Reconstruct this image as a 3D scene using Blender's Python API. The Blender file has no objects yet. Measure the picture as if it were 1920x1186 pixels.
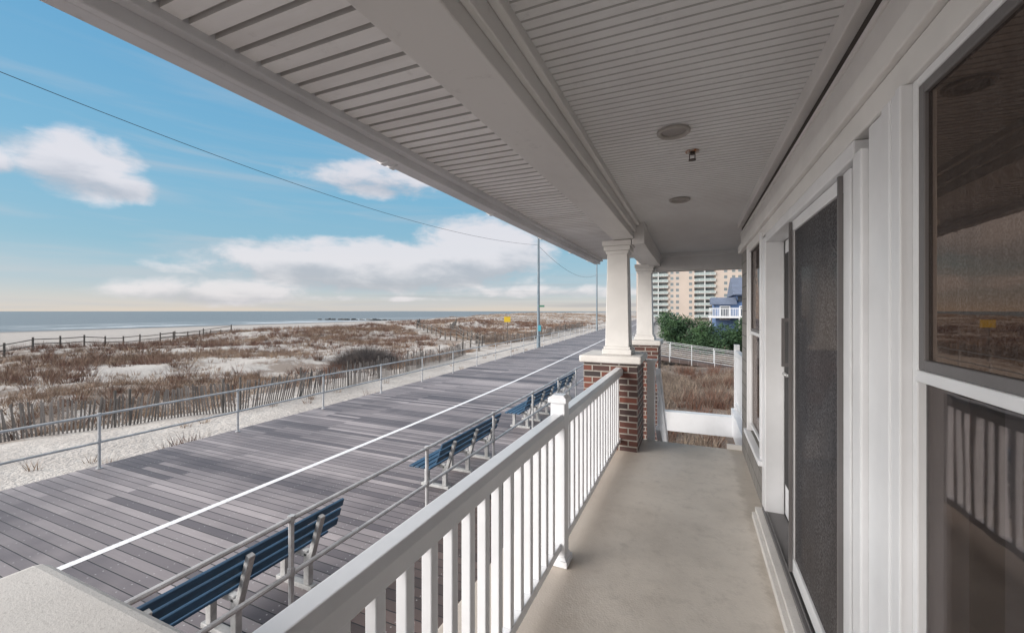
import bpy, math, random
import numpy as np
from mathutils import Vector, Matrix
random.seed(3); rng=np.random.default_rng(5)
D=bpy.data; S=bpy.context.scene
rad=math.radians
# ------------------------------------------------------------------ helpers
def link(o,parent=None):
    S.collection.objects.link(o)
    if parent: o.parent=parent
    return o
def empty(name):
    return link(D.objects.new(name,None))
class MB:
    def __init__(s): s.v=[];s.f=[];s.m=[]
    def add(s,vs,fs,m=0):
        b=len(s.v); s.v+= [tuple(p) for p in vs]; s.f+=[tuple(i+b for i in f) for f in fs]; s.m+=[m]*len(fs)
    def box(s,x0,x1,y0,y1,z0,z1,m=0,M=None):
        vs=[(x,y,z) for z in (z0,z1) for y in (y0,y1) for x in (x0,x1)]
        if M is not None: vs=[M@Vector(p) for p in vs]
        s.add(vs,[(0,2,3,1),(4,5,7,6),(0,1,5,4),(2,6,7,3),(0,4,6,2),(1,3,7,5)],m)
    def cyl(s,p0,p1,r,m=0,n=10,r1=None):
        p0=Vector(p0);p1=Vector(p1);d=(p1-p0).normalized()
        a=d.orthogonal().normalized();b=d.cross(a); r1=r if r1 is None else r1
        vs=[];fs=[]
        for i in range(n):
            t=2*math.pi*i/n; o=a*math.cos(t)+b*math.sin(t)
            vs.append(p0+o*r); vs.append(p1+o*r1)
        for i in range(n):
            j=(i+1)%n; fs.append((2*i,2*j,2*j+1,2*i+1))
        fs.append(tuple(2*i for i in range(n))[::-1]); fs.append(tuple(2*i+1 for i in range(n)))
        s.add(vs,fs,m)
    def frustum(s,cx,cy,z0,z1,w0,w1,m=0):
        a=w0/2;b=w1/2
        vs=[(cx-a,cy-a,z0),(cx+a,cy-a,z0),(cx-a,cy+a,z0),(cx+a,cy+a,z0),(cx-b,cy-b,z1),(cx+b,cy-b,z1),(cx-b,cy+b,z1),(cx+b,cy+b,z1)]
        s.add(vs,[(0,2,3,1),(4,5,7,6),(0,1,5,4),(2,6,7,3),(0,4,6,2),(1,3,7,5)],m)
    def prism(s,prof,axis,a0,a1,m=0):
        n=len(prof)
        if axis=='y': vs=[(u,a0,v) for u,v in prof]+[(u,a1,v) for u,v in prof]
        else: vs=[(a0,u,v) for u,v in prof]+[(a1,u,v) for u,v in prof]
        fs=[(i,(i+1)%n,n+(i+1)%n,n+i) for i in range(n)]+[tuple(range(n))[::-1],tuple(range(n,2*n))]
        s.add(vs,fs,m)
    def obj(s,name,mats,parent=None,bevel=0,smooth=False,seg=2):
        me=D.meshes.new(name); me.from_pydata(s.v,[],s.f); 
        for m in mats: me.materials.append(m)
        me.polygons.foreach_set('material_index',s.m)
        if smooth: me.polygons.foreach_set('use_smooth',[True]*len(s.f))
        me.update()
        import bmesh
        bm=bmesh.new(); bm.from_mesh(me); bmesh.ops.recalc_face_normals(bm,faces=bm.faces); bm.to_mesh(me); bm.free()
        o=link(D.objects.new(name,me),parent)
        if bevel:
            b=o.modifiers.new('b','BEVEL'); b.width=bevel; b.segments=seg; b.limit_method='ANGLE'; b.angle_limit=rad(40)
        return o
def raw(name,V,F,mat,parent=None,smooth=False):
    V=np.asarray(V,dtype=np.float32);F=np.asarray(F,dtype=np.int32)
    me=D.meshes.new(name); me.vertices.add(len(V)); me.vertices.foreach_set('co',V.ravel())
    k=F.shape[1]; me.loops.add(F.size); me.loops.foreach_set('vertex_index',F.ravel())
    me.polygons.add(len(F)); me.polygons.foreach_set('loop_start',np.arange(len(F),dtype=np.int32)*k)
    try: me.polygons.foreach_set('loop_total',np.full(len(F),k,dtype=np.int32))
    except Exception: pass
    if smooth: me.polygons.foreach_set('use_smooth',np.ones(len(F),dtype=bool))
    me.materials.append(mat); me.update(calc_edges=True); me.validate()
    return link(D.objects.new(name,me),parent)

class NT:
    def __init__(s,nt): s.nt=nt; s.N=nt.nodes; s.L=nt.links
    def n(s,t,**k):
        x=s.N.new(t)
        for a,b in k.items(): setattr(x,a,b)
        return x
    def set(s,sock,v):
        if hasattr(v,'is_output') : s.L.new(v,sock)
        else: sock.default_value=v
    def m(s,op,a,b=0.0,c=0.0,clamp=False):
        x=s.n('ShaderNodeMath',operation=op,use_clamp=clamp)
        s.set(x.inputs[0],a); s.set(x.inputs[1],b); s.set(x.inputs[2],c); return x.outputs[0]
    def ss(s,v,a,b,lo=0.0,hi=1.0):
        x=s.n('ShaderNodeMapRange',interpolation_type='SMOOTHSTEP')
        s.set(x.inputs[0],v); x.inputs[1].default_value=a; x.inputs[2].default_value=b; x.inputs[3].default_value=lo; x.inputs[4].default_value=hi; return x.outputs[0]
    def mix(s,f,a,b,t='MIX'):
        x=s.n('ShaderNodeMix',data_type='RGBA',blend_type=t)
        s.set(x.inputs[0],f)
        for i,v in ((6,a),(7,b)):
            if isinstance(v,tuple) and len(v)==3: v=v+(1,)
            s.set(x.inputs[i],v)
        return x.outputs[2]
    def noise(s,vec,scale,detail=3,rough=.5,dist=0):
        x=s.n('ShaderNodeTexNoise'); 
        if vec is not None: s.L.new(vec,x.inputs['Vector'])
        x.inputs['Scale'].default_value=scale;x.inputs['Detail'].default_value=detail;x.inputs['Roughness'].default_value=rough;x.inputs['Distortion'].default_value=dist
        return x.outputs[0]
    def scale(s,vec,v):
        x=s.n('ShaderNodeVectorMath',operation='MULTIPLY'); s.L.new(vec,x.inputs[0]); x.inputs[1].default_value=v; return x.outputs[0]
    def xyz(s,vec):
        x=s.n('ShaderNodeSeparateXYZ'); s.L.new(vec,x.inputs[0]); return x.outputs
    def comb(s,a,b,c):
        x=s.n('ShaderNodeCombineXYZ'); s.set(x.inputs[0],a); s.set(x.inputs[1],b); s.set(x.inputs[2],c); return x.outputs[0]
def newmat(name):
    m=D.materials.new(name); m.use_nodes=True; t=NT(m.node_tree); b=t.N['Principled BSDF']
    geo=t.n('ShaderNodeNewGeometry').outputs['Position']
    return m,t,b,geo
def bump(t,b,h,dist=.01,st=.5):
    x=t.n('ShaderNodeBump'); x.inputs['Distance'].default_value=dist; x.inputs['Strength'].default_value=st
    t.L.new(h,x.inputs['Height']); t.L.new(x.outputs[0],b.inputs['Normal'])
def simple(name,c,rough=.5,var=.12,scale=3,c2=None,bscale=60,bst=.1,metal=0,stretch=(1,1,1)):
    m,t,b,g=newmat(name)
    v=t.scale(g,stretch)
    n=t.noise(v,scale,4,.6); f=t.ss(n,.3,.7)
    c2=c2 or tuple(x*(1-var) for x in c)
    t.L.new(t.mix(f,c,c2),b.inputs['Base Color']); b.inputs['Roughness'].default_value=rough; b.inputs['Metallic'].default_value=metal
    if bst: bump(t,b,t.noise(v,bscale,2),.004,bst)
    return m
# ------------------------------------------------------------------ materials
white=simple('white_vinyl',(.76,.76,.775),.35,.10,2.5)
whitetrim=simple('white_trim',(.76,.74,.72),.45,.14,2,bst=.1)
rail_w=simple('white_rail_paint',(.84,.85,.88),.3,.07,4)
# speckled cast-stone caps
cream,t,b,g=newmat('cast_stone_cap')
sp=t.noise(g,130,2,.8); n=t.noise(g,3,4,.6)
col=t.mix(t.ss(n,.35,.7),(.72,.69,.66),(.63,.60,.57)); col=t.mix(t.m('MULTIPLY',t.ss(sp,.58,.68),.5),col,(.40,.37,.35))
t.L.new(col,b.inputs['Base Color']); b.inputs['Roughness'].default_value=.55; bump(t,b,sp,.002,.3)
def dirty_white(name,c,dark,stretch,per=0,off=0,gw=.3,groove_shade=(.28,.27,.26),gf=.4):
    m,t,b,g=newmat(name)
    n=t.noise(t.scale(g,stretch),1.2,5,.65); f=t.ss(n,.35,.75)
    n2=t.noise(g,14,4,.7); f2=t.ss(n2,.58,.8)
    col=t.mix(f,c,dark); col=t.mix(t.m('MULTIPLY',f2,.3),col,tuple(x*.5 for x in dark))
    if per: # shade of the board grooves painted into the colour as dark lines
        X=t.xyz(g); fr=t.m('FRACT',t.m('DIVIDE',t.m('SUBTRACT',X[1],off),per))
        col=t.mix(t.m('MULTIPLY',t.m('GREATER_THAN',fr,1-gw),gf),col,groove_shade)
    t.L.new(col,b.inputs['Base Color']); b.inputs['Roughness'].default_value=.45
    bump(t,b,t.noise(g,90,2),.002,.15)
    return m
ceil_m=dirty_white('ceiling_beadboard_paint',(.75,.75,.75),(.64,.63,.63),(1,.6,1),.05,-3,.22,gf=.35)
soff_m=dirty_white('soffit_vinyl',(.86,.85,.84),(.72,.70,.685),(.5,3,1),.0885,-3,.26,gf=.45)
beam_m=dirty_white('beam_paint',(.73,.715,.70),(.63,.61,.595),(1,.4,1))
gut_m=dirty_white('gutter_aluminium',(.68,.68,.70),(.55,.555,.57),(1,.5,1))
dark_gap=simple('dark_gap',(.05,.04,.035),.8)
pipe_m=simple('galvanised_pipe',(.56,.56,.57),.45,.3,6,metal=.1)
pole_m=simple('pole_paint',(.20,.25,.29),.5,.2,2)
blue_m=simple('bench_blue_paint',(.032,.095,.18),.5,.45,7,stretch=(1,.3,1))
conc_m=simple('bench_support',(.50,.50,.50),.7,.3,10)
wood_f=simple('weathered_fence_wood',(.27,.235,.215),.9,.6,3,stretch=(1,1,.3))
post_m=simple('weathered_post',(.17,.15,.135),.9,.4,5)
wire_m=simple('cable',(.05,.05,.06),.6)
screen_frame=simple('dark_screen_frame',(.15,.14,.14),.5)
# concrete floor
floor_m,t,b,g=newmat('painted_concrete_floor')
n=t.noise(g,1.6,6,.6); n2=t.noise(g,9,5,.7); X=t.xyz(g)
col=t.mix(t.ss(n,.35,.7),(.74,.675,.60),(.61,.55,.485))
col=t.mix(t.m('MULTIPLY',t.ss(n2,.46,.8),.55),col,(.44,.39,.34))
n3=t.noise(t.scale(g,(1,.6,1)),.9,3)
col=t.mix(t.m('MULTIPLY',t.ss(n3,.48,.68),.45),col,(.74,.72,.70))
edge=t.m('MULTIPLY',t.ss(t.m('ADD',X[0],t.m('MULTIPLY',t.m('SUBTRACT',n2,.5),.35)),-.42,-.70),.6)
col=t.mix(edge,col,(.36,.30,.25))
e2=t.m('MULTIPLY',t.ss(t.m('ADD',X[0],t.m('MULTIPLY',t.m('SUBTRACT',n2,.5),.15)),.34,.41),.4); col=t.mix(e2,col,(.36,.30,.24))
t.L.new(col,b.inputs['Base Color']); b.inputs['Roughness'].default_value=.5
bump(t,b,t.noise(g,110,4),.004,.5)
# brick
brick_m,t,b,g=newmat('red_brick')
X=t.xyz(g); vec=t.comb(t.m('ADD',X[0],X[1]),X[2],0.0)
br=t.n('ShaderNodeTexBrick'); t.L.new(vec,br.inputs['Vector'])
br.inputs['Scale'].default_value=1; br.inputs['Brick Width'].default_value=.2; br.inputs['Row Height'].default_value=.068; br.inputs['Mortar Size'].default_value=.008; br.inputs['Mortar Smooth'].default_value=.2
br.inputs['Color1'].default_value=(.20,.055,.032,1); br.inputs['Color2'].default_value=(.022,.018,.020,1); br.inputs['Mortar'].default_value=(.42,.39,.35,1); br.inputs['Bias'].default_value=0
col=t.mix(t.m('MULTIPLY',t.noise(g,22,4),.45),br.outputs[0],(.07,.04,.035))
t.L.new(col,b.inputs['Base Color']); b.inputs['Roughness'].default_value=.6
bump(t,b,t.m('SUBTRACT',1.0,br.outputs[1]),.008,.8)
# boardwalk wood
def planks(name,w,ca,cb,cc,axis=1,jl=2.2):
    m,t,b,g=newmat(name); X=t.xyz(g)
    p=t.m('DIVIDE',X[axis],w); idx=t.m('FLOOR',p); fr=t.m('FRACT',p)
    other=X[0 if axis==1 else 1]
    sec=t.m('FLOOR',t.m('DIVIDE',t.m('ADD',other,t.m('MULTIPLY',t.m('FRACT',t.m('MULTIPLY',idx,.5)),jl)),jl*2))
    wn=t.n('ShaderNodeTexWhiteNoise',noise_dimensions='2D'); t.L.new(t.comb(idx,sec,0.0),wn.inputs['Vector']); r=wn.outputs[0]
    wn2=t.n('ShaderNodeTexWhiteNoise',noise_dimensions='2D'); t.L.new(t.comb(t.m('FLOOR',t.m('DIVIDE',idx,4.0)),t.m('ADD',sec,31.0),0.0),wn2.inputs['Vector']); r2=wn2.outputs[0]
    st=(.6,9,1) if axis==1 else (9,.6,1)
    gr=t.noise(t.scale(g,st),4,5,.65); big=t.noise(g,.45,3,.6)
    col=t.mix(r,ca,cb)
    col=t.mix(t.m('MULTIPLY',t.ss(t.m('ADD',r2,t.m('MULTIPLY',big,.5)),.98,1.14),.85),col,cc)
    col=t.mix(t.m('MULTIPLY',t.ss(r,.86,.95),.6),col,cc)
    col=t.mix(t.m('MULTIPLY',t.ss(r,.22,.10),.45),col,tuple(x*1.5 for x in ca))
    col=t.mix(t.m('MULTIPLY',t.ss(big,.42,.62),.35),col,cc)
    col=t.mix(t.m('MULTIPLY',gr,.5),col,tuple(x*.45 for x in ca))
    e=t.m('ABSOLUTE',t.m('SUBTRACT',fr,.5)); gap=t.ss(e,.445,.47)
    col=t.mix(gap,col,(.010,.009,.010))
    if axis==1:
        sx=t.m('ABSOLUTE',t.m('SUBTRACT',t.m('FRACT',t.m('DIVIDE',X[0],.61)),.5)); sy=t.m('ABSOLUTE',t.m('SUBTRACT',e,.25))
        sc=t.m('MULTIPLY',t.m('LESS_THAN',sx,.012),t.m('LESS_THAN',sy,.05)); col=t.mix(t.m('MULTIPLY',sc,.6),col,(.5,.5,.5))
    t.L.new(col,b.inputs['Base Color']); b.inputs['Roughness'].default_value=.55
    bump(t,b,t.m('ADD',t.m('MULTIPLY',gap,-1.0),t.m('MULTIPLY',gr,.25)),.008,.6)
    return m
bw_m=planks('boardwalk_planks',.14,(.345,.305,.31),(.185,.16,.17),(.052,.044,.056))
deck_m=planks('lower_deck_planks',.14,(.19,.135,.12),(.11,.075,.066),(.05,.036,.034))
line_m,t,b,g=newmat('line_paint')
col=t.mix(t.ss(t.noise(g,14,5,.7),.52,.75),(.76,.76,.78),(.38,.37,.38)); t.L.new(col,b.inputs['Base Color']); b.inputs['Roughness'].default_value=.6
# ground
ground_m,t,b,g=newmat('ground_sand')
X=t.xyz(g)
bigw=t.noise(g,.13,5,.62); med=t.noise(g,.8,5,.7); fine=t.noise(g,9,3,.7)
sand=t.mix(t.ss(med,.3,.7),(.54,.505,.475),(.42,.385,.36))
sand=t.mix(t.m('MULTIPLY',t.ss(fine,.42,.75),.5),sand,(.26,.235,.215))
veg=t.ss(t.m('ADD',t.m('MULTIPLY',bigw,.75),t.m('MULTIPLY',med,.5)),.59,.69)
msk=t.m('MULTIPLY',veg,t.ss(X[0],-14.5,-18))
msk=t.m('MULTIPLY',msk,t.ss(X[0],-115,-80))
brown=t.mix(med,(.21,.155,.12),(.14,.11,.095)); brown=t.mix(fine,brown,(.25,.195,.155))
col=t.mix(t.m('MULTIPLY',msk,.8),sand,brown)
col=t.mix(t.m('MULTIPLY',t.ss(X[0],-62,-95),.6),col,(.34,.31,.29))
yard=t.mix(t.ss(med,.4,.6),(.26,.21,.175),(.15,.12,.10)); yard=t.mix(t.m('MULTIPLY',fine,.4),yard,(.07,.055,.05))
col=t.mix(t.ss(X[0],-4.2,-3.2),col,yard)
wet=t.ss(X[0],-165,-190); col=t.mix(wet,col,(.2,.19,.185))
t.L.new(col,b.inputs['Base Color']); b.inputs['Roughness'].default_value=.9
bump(t,b,t.m('ADD',med,t.m('MULTIPLY',fine,.5)),.16,.9)
# sea
sea_m,t,b,g=newmat('sea_water')
X=t.xyz(g)
w=t.noise(t.scale(g,(1,.35,1)),.25,5,.65)
brk=t.noise(t.scale(g,(1,.10,1)),.06,4,.6)
foam=t.m('MULTIPLY',t.ss(t.m('ADD',brk,t.m('MULTIPLY',w,.15)),.62,.66),t.ss(X[0],-300,-215))
col=t.mix(foam,(.16,.18,.195),(.66,.68,.70))
t.L.new(col,b.inputs['Base Color']); b.inputs['Roughness'].default_value=.42; b.inputs['Specular IOR Level'].default_value=.4
bump(t,b,w,1.2,.9)
def grassmat(name,a,bb,c):
    m,t,b,g=newmat(name)
    n=t.noise(g,1.1,2); n2=t.noise(g,14,1)
    col=t.mix(t.ss(n,.35,.65),a,bb); col=t.mix(t.ss(n2,.45,.7),col,c)
    t.L.new(col,b.inputs['Base Color']); b.inputs['Roughness'].default_value=.8
    return m
grass_m=grassmat('dry_grass',(.40,.29,.20),(.26,.165,.115),(.14,.095,.075))
scrub_m=grassmat('scrub_twigs',(.15,.08,.055),(.21,.10,.065),(.08,.06,.055))
yardg_m=grassmat('yard_grass',(.35,.275,.21),(.20,.15,.12),(.10,.08,.07))
greyb_m=grassmat('grey_bush',(.17,.145,.135),(.11,.095,.095),(.06,.05,.05))
leaf_m=grassmat('pine_foliage',(.065,.13,.045),(.04,.085,.04),(.02,.05,.03))
bark_m=simple('bark',(.10,.075,.06),.9,.4,8)
def siding(name,c,h=.13,w=.18):
    m,t,b,g=newmat(name); X=t.xyz(g)
    br=t.n('ShaderNodeTexBrick'); t.L.new(t.comb(t.m('ADD',X[0],X[1]),X[2],0.0),br.inputs['Vector'])
    br.inputs['Scale'].default_value=1; br.inputs['Brick Width'].default_value=w; br.inputs['Row Height'].default_value=h; br.inputs['Mortar Size'].default_value=.004
    br.inputs['Color1'].default_value=c+(1,); br.inputs['Color2'].default_value=tuple(x*.8 for x in c)+(1,); br.inputs['Mortar'].default_value=tuple(x*.25 for x in c)+(1,)
    t.L.new(br.outputs[0],b.inputs['Base Color']); b.inputs['Roughness'].default_value=.8
    bump(t,b,t.m('FRACT',t.m('DIVIDE',X[2],-h)),.01,.6); return m
shing_m=siding('grey_shingle',(.25,.235,.22))
blueside_m=siding('blue_siding',(.11,.18,.34),.15,4)
roof_m=siding('roof_shingle',(.14,.17,.24),.18,.3)
# screen mesh
screen_m,t,b,g=newmat('insect_screen')
n=t.noise(g,95,2,.75); nb=t.noise(t.scale(g,(1,1,.5)),7,3,.6); n2=t.noise(t.scale(g,(1,1,.08)),26,3,.6)
col=t.mix(t.ss(n,.42,.60),(.006,.006,.008),(.095,.095,.105))
col=t.mix(t.m('MULTIPLY',t.ss(nb,.35,.65),.55),col,(.018,.018,.022)); col=t.mix(t.m('MULTIPLY',t.ss(n2,.4,.6),.35),col,(.055,.055,.06))
t.L.new(col,b.inputs['Base Color']); b.inputs['Roughness'].default_value=.6; b.inputs['Specular IOR Level'].default_value=.2
gl=t.n('ShaderNodeBsdfGlossy'); gl.inputs['Roughness'].default_value=.06; gl.inputs['Color'].default_value=(1,.80,.66,1)
mx=t.n('ShaderNodeMixShader'); mx.inputs[0].default_value=.06; t.L.new(b.outputs[0],mx.inputs[1]); t.L.new(gl.outputs[0],mx.inputs[2])
t.L.new(mx.outputs[0],t.N['Material Output'].inputs[0])
def glass(name,fac,tint,refl=(1,1,1),fm=.6,mesh=0):
    m=D.materials.new(name); m.use_nodes=True; t=NT(m.node_tree); t.N.remove(t.N['Principled BSDF'])
    g=t.n('ShaderNodeNewGeometry').outputs['Position']
    gl=t.n('ShaderNodeBsdfGlossy'); gl.inputs['Roughness'].default_value=.02; gl.inputs['Color'].default_value=refl+(1,)
    bp=t.n('ShaderNodeBump'); bp.inputs['Distance'].default_value=.001; bp.inputs['Strength'].default_value=.25
    t.L.new(t.noise(t.scale(g,(1,1,.3)),9,1),bp.inputs['Height']); t.L.new(bp.outputs[0],gl.inputs['Normal'])
    tr=t.n('ShaderNodeBsdfTransparent'); tr.inputs[0].default_value=tint+(1,)
    fr=t.n('ShaderNodeFresnel'); fr.inputs[0].default_value=1.5
    f=t.m('ADD',t.m('MULTIPLY',fr.outputs[0],fm),fac,clamp=True)
    mx=t.n('ShaderNodeMixShader'); t.L.new(f,mx.inputs[0]); t.L.new(tr.outputs[0],mx.inputs[1]); t.L.new(gl.outputs[0],mx.inputs[2])
    out=mx.outputs[0]
    if mesh: # insect screen in front of the upper sash
        df=t.n('ShaderNodeBsdfDiffuse'); nn=t.noise(g,170,2,.8); st=t.noise(t.scale(g,(1,1,.06)),38,2,.6)
        t.L.new(t.mix(t.m('MULTIPLY',t.ss(st,.4,.6),.5),t.mix(t.ss(nn,.4,.6),(.012,.012,.014),(.12,.115,.115)),(.02,.02,.022)),df.inputs[0])
        m2=t.n('ShaderNodeMixShader'); m2.inputs[0].default_value=mesh; t.L.new(out,m2.inputs[1]); t.L.new(df.outputs[0],m2.inputs[2]); out=m2.outputs[0]
    t.L.new(out,t.N['Material Output'].inputs[0]); return m
glass_m=glass('window_glass',.0,(.55,.55,.56),(1,.9,.85),fm=.45)
glass_up=glass('screened_window_glass',.22,(.45,.45,.45),(1,.74,.58),fm=.4,mesh=.48)
glass2_m=glass('door_glass',.03,(.30,.40,.40),fm=.4)
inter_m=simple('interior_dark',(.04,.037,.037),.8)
curt_m=simple('curtain',(.34,.31,.31),.9)
slat_m=simple('shutter_slat',(.42,.42,.43),.5)
# ------------------------------------------------------------------ terrain
def bend(y): 
    y=np.asarray(y,dtype=float); k=4.0
    return .06*k*np.logaddexp(0,(y-14)/k)
def vn(x,y,s):
    ix=np.floor(x);iy=np.floor(y);fx=x-ix;fy=y-iy
    fx=fx*fx*(3-2*fx);fy=fy*fy*(3-2*fy)
    h=lambda a,b:(np.sin(a*127.1+b*311.7+s*17.3)*43758.5453)%1.0
    return (h(ix,iy)*(1-fx)+h(ix+1,iy)*fx)*(1-fy)+(h(ix,iy+1)*(1-fx)+h(ix+1,iy+1)*fx)*fy
def fbm(x,y,s,o=4):
    r=0;a=.5
    for i in range(o): r=r+a*vn(x,y,s+i);x=x*2.03+5.1;y=y*2.03+1.7;a*=.5
    return r
def sst(a,b,v):
    t=np.clip((v-a)/(b-a),0,1); return t*t*(3-2*t)
def hgt(x,y):
    x=np.asarray(x,float);y=np.asarray(y,float)
    s=(-10.8-bend(y))-x
    base=-3.35+np.clip(y-20,0,170)*.011*sst(6,40,s)
    dn=sst(2.5,9,s)
    z=base+dn*(1.9*(fbm(x/11,y/14,1)-.48)+.45*(fbm(x/2.7,y/2.7,4)-.5)) + .07*(fbm(x/.8,y/.8,9,2)-.4)*sst(.2,1,s)
    lim=-(48+.20*np.clip(y,0,400)); t=sst(0,22,lim-x)
    z=z*(1-t)+(-5.0)*t
    t2=np.clip((-110-x)/90,0,3); z=z-1.5*t2
    u=sst(0,.4,-s)
    z=z*(1-u)+(-3.7)*u
    v=sst(-3.4,-2.6,x+bend(y)); z=z*(1-v)+(-4.0+.12*(fbm(x/2,y/2,3)-.5))*v
    return np.maximum(z,-12)
xs=np.concatenate([-np.geomspace(9000,230,14),np.arange(-225,-60,2.5),np.arange(-60,-10,.5),np.arange(-10,12,.6),np.geomspace(13,9000,16)])
ys=np.concatenate([-np.geomspace(6000,20,10),np.arange(-18,90,.55),np.arange(90,320,2.5),np.geomspace(325,12000,16)])
XX,YY=np.meshgrid(xs,ys); ZZ=hgt(XX,YY)
V=np.stack([XX.ravel(),YY.ravel(),ZZ.ravel()],1); nx=len(xs);ny=len(ys)
I=np.arange(nx*ny).reshape(ny,nx)
F=np.stack([I[:-1,:-1].ravel(),I[:-1,1:].ravel(),I[1:,1:].ravel(),I[1:,:-1].ravel()],1)
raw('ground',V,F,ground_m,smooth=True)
mb=MB(); mb.add([(-20000,-9000,-6.4),(-120,-9000,-6.4),(-120,20000,-6.4),(-20000,20000,-6.4)],[(0,1,2,3)]); mb.obj('sea',[sea_m])
# ------------------------------------------------------------------ boardwalk
BZ=-3.07
def strip(name,x0,x1,z,mat,y0=-25,y1=500,th=.0,step=2.0):
    yy=np.arange(y0,y1+step,step); b=bend(yy); mb=MB(); vs=[];fs=[]
    for y,bb in zip(yy,b): vs+= [(x0-bb,y,z),(x1-bb,y,z),(x0-bb,y,z-max(th,.0001)),(x1-bb,y,z-max(th,.0001))]
    for i in range(len(yy)-1):
        a=4*i; fs.append((a,a+1,a+5,a+4))
        if th>0: fs.append((a,a+4,a+6,a+2)); fs.append((a+1,a+3,a+7,a+5))
    mb.add(vs,fs); return mb.obj(name,[mat])
strip('boardwalk',-10.85,-3.3,BZ,bw_m,th=.3)
strip('white_lane_line',-6.98,-6.86,BZ+.004,line_m,y1=200)
mb=MB(); mb.box(-3.29,-1.15,-12,6.2,-3.25,-3.12); mb.obj('lower_deck',[deck_m])
def pipe_railing(name,X0,y0,sp,n,h=1.07):
    mb=MB(); pts=[]
    for i in range(n):
        y=y0+i*sp; x=X0-float(bend(y)); pts.append((x,y))
        mb.cyl((x,y,BZ-.1),(x,y,BZ+h-.01),.026,n=8)
        mb.cyl((x,y,BZ),(x,y,BZ+.02),.055,n=8)
        mb.cyl((x,y,BZ+h-.05),(x,y,BZ+h+.012),.034,n=8)
        mb.cyl((x,y,BZ+h*.5-.04),(x,y,BZ+h*.5+.04),.034,n=8)
    for (a,b),(c,d) in zip(pts[:-1],pts[1:]):
        for hh in (h,h*.5): mb.cyl((a,b,BZ+hh-.02),(c,d,BZ+hh-.02),.024,n=8)
    return mb.obj(name,[pipe_m],smooth=False)
pipe_railing('boardwalk_pipe_railing',-10.62,-9.3,2.72,60)
pipe_railing('boardwalk_pipe_railing',-3.58,-3.95,2.28,60)
# ------------------------------------------------------------------ benches
def bench(y0,L=2.3):
    mb=MB(); xb=0-float(bend(y0+1))*1.0
    def P(x): return x+xb
    for i,x in enumerate((-4.36,-4.25,-4.14,-4.03)):
        mb.box(P(x-.045),P(x+.045),y0,y0+L,BZ+.425,BZ+.455,0)
    for i,(x,z) in enumerate(((-3.85,.60),(-3.805,.72),(-3.76,.84))):
        M=Matrix.Translation((P(x),0,BZ+z))@Matrix.Rotation(rad(18),4,'Y')
        mb.box(-.016,.016,y0,y0+L,-.045,.045,0,M)
    for yy in (y0+.35,y0+L/2,y0+L-.35):
        w=.032
        mb.box(P(-4.36),P(-3.90),yy-w,yy+w,BZ+.36,BZ+.424,1)
        mb.box(P(-4.32),P(-4.24),yy-w,yy+w,BZ+.05,BZ+.36,1)
        M=Matrix.Translation((P(-3.90),yy,BZ+.40))@Matrix.Rotation(rad(18),4,'Y')
        mb.box(.02,.075,-w,w,-.06,.48,1,M)
        mb.box(P(-3.95),P(-3.87),yy-w,yy+w,BZ+.05,BZ+.40,1)
        mb.box(P(-4.38),P(-3.82),yy-w-.01,yy+w+.01,BZ,BZ+.05,1)
    mb.obj('park_bench',[blue_m,conc_m],bevel=.008)
for y0 in (1.42,5.85,9.9,12.5): bench(y0)
# ------------------------------------------------------------------ slat fence
def slat_fence(name,pts,h=1.05):
    mb=MB(); r=random.Random(4)
    for (a,b) in zip(pts[:-1],pts[1:]):
        L=math.dist(a,b); n=int(L/.088); ang=math.atan2(b[1]-a[1],b[0]-a[0]); ph=r.uniform(0,6); lean0=r.uniform(-.10,.10)
        prev=None
        for i in range(n):
            t=i/n; wob=.12*math.sin(t*L*.9+ph)
            x=a[0]+(b[0]-a[0])*t-math.sin(ang)*wob; y=a[1]+(b[1]-a[1])*t+math.cos(ang)*wob
            z=float(hgt(x,y))
            lean=lean0+.12*math.sin(i*.11+ph)+r.gauss(0,.035); lean2=.08*math.sin(i*.05)+r.gauss(0,.02)
            hh=h*r.uniform(.88,1.03)
            M=Matrix.Translation((x,y,z-.1))@Matrix.Rotation(ang,4,'Z')@Matrix.Rotation(lean,4,'Y')@Matrix.Rotation(lean2,4,'X')
            if r.random()>.03: mb.box(-.022,.022,-.005,.005,0,hh+.06,0,M)
            cur=[M@Vector((0,.008,zz)) for zz in (.2,.5,.85)]
            if prev and i%3==0:
                for p,q in zip(prev,cur): mb.cyl(p,q,.004,1,4)
                prev=cur
            if prev is None: prev=cur
            if i%28==0: mb.cyl((x,y,z-.1),(x,y,z+1.15),.035,1,6)
    mb.obj(name,[wood_f,post_m])
slat_fence('sand_fence',[(-26,2.6),(-18,5.1),(-16.1,7.2),(-14.2,9.4),(-14.1,14.2),(-15.0,21),(-16.4,29)])
slat_fence('sand_fence',[(-20.5,38),(-17.5,44),(-18.6,60),(-21,85)])
def rail_fence(name,pts,sp=2.4):
    mb=MB(); r=random.Random(8); prev=None
    for (a,b) in zip(pts[:-1],pts[1:]):
        L=math.dist(a,b); n=max(1,int(L/sp))
        for i in range(n+1):
            t=i/n; x=a[0]+(b[0]-a[0])*t;y=a[1]+(b[1]-a[1])*t;z=float(hgt(x,y))
            lx=r.gauss(0,.03)
            mb.cyl((x,y,z-.2),(x+lx,y,z+1.1),.08,0,7,.07)
            if prev is not None and math.dist(prev[:2],(x,y))>.5:
                for h in (.45,.9): mb.cyl((prev[0],prev[1],prev[2]+h+r.gauss(0,.03)),(x,y,z+h+r.gauss(0,.03)),.04,0,6)
            prev=(x,y,z)
    mb.obj(name,[post_m])
rail_fence('post_and_rail_fence',[(-44,8),(-50,16),(-58,27),(-56,36)])
rail_fence('post_and_rail_fence',[(-60,30),(-68,45)])
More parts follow.
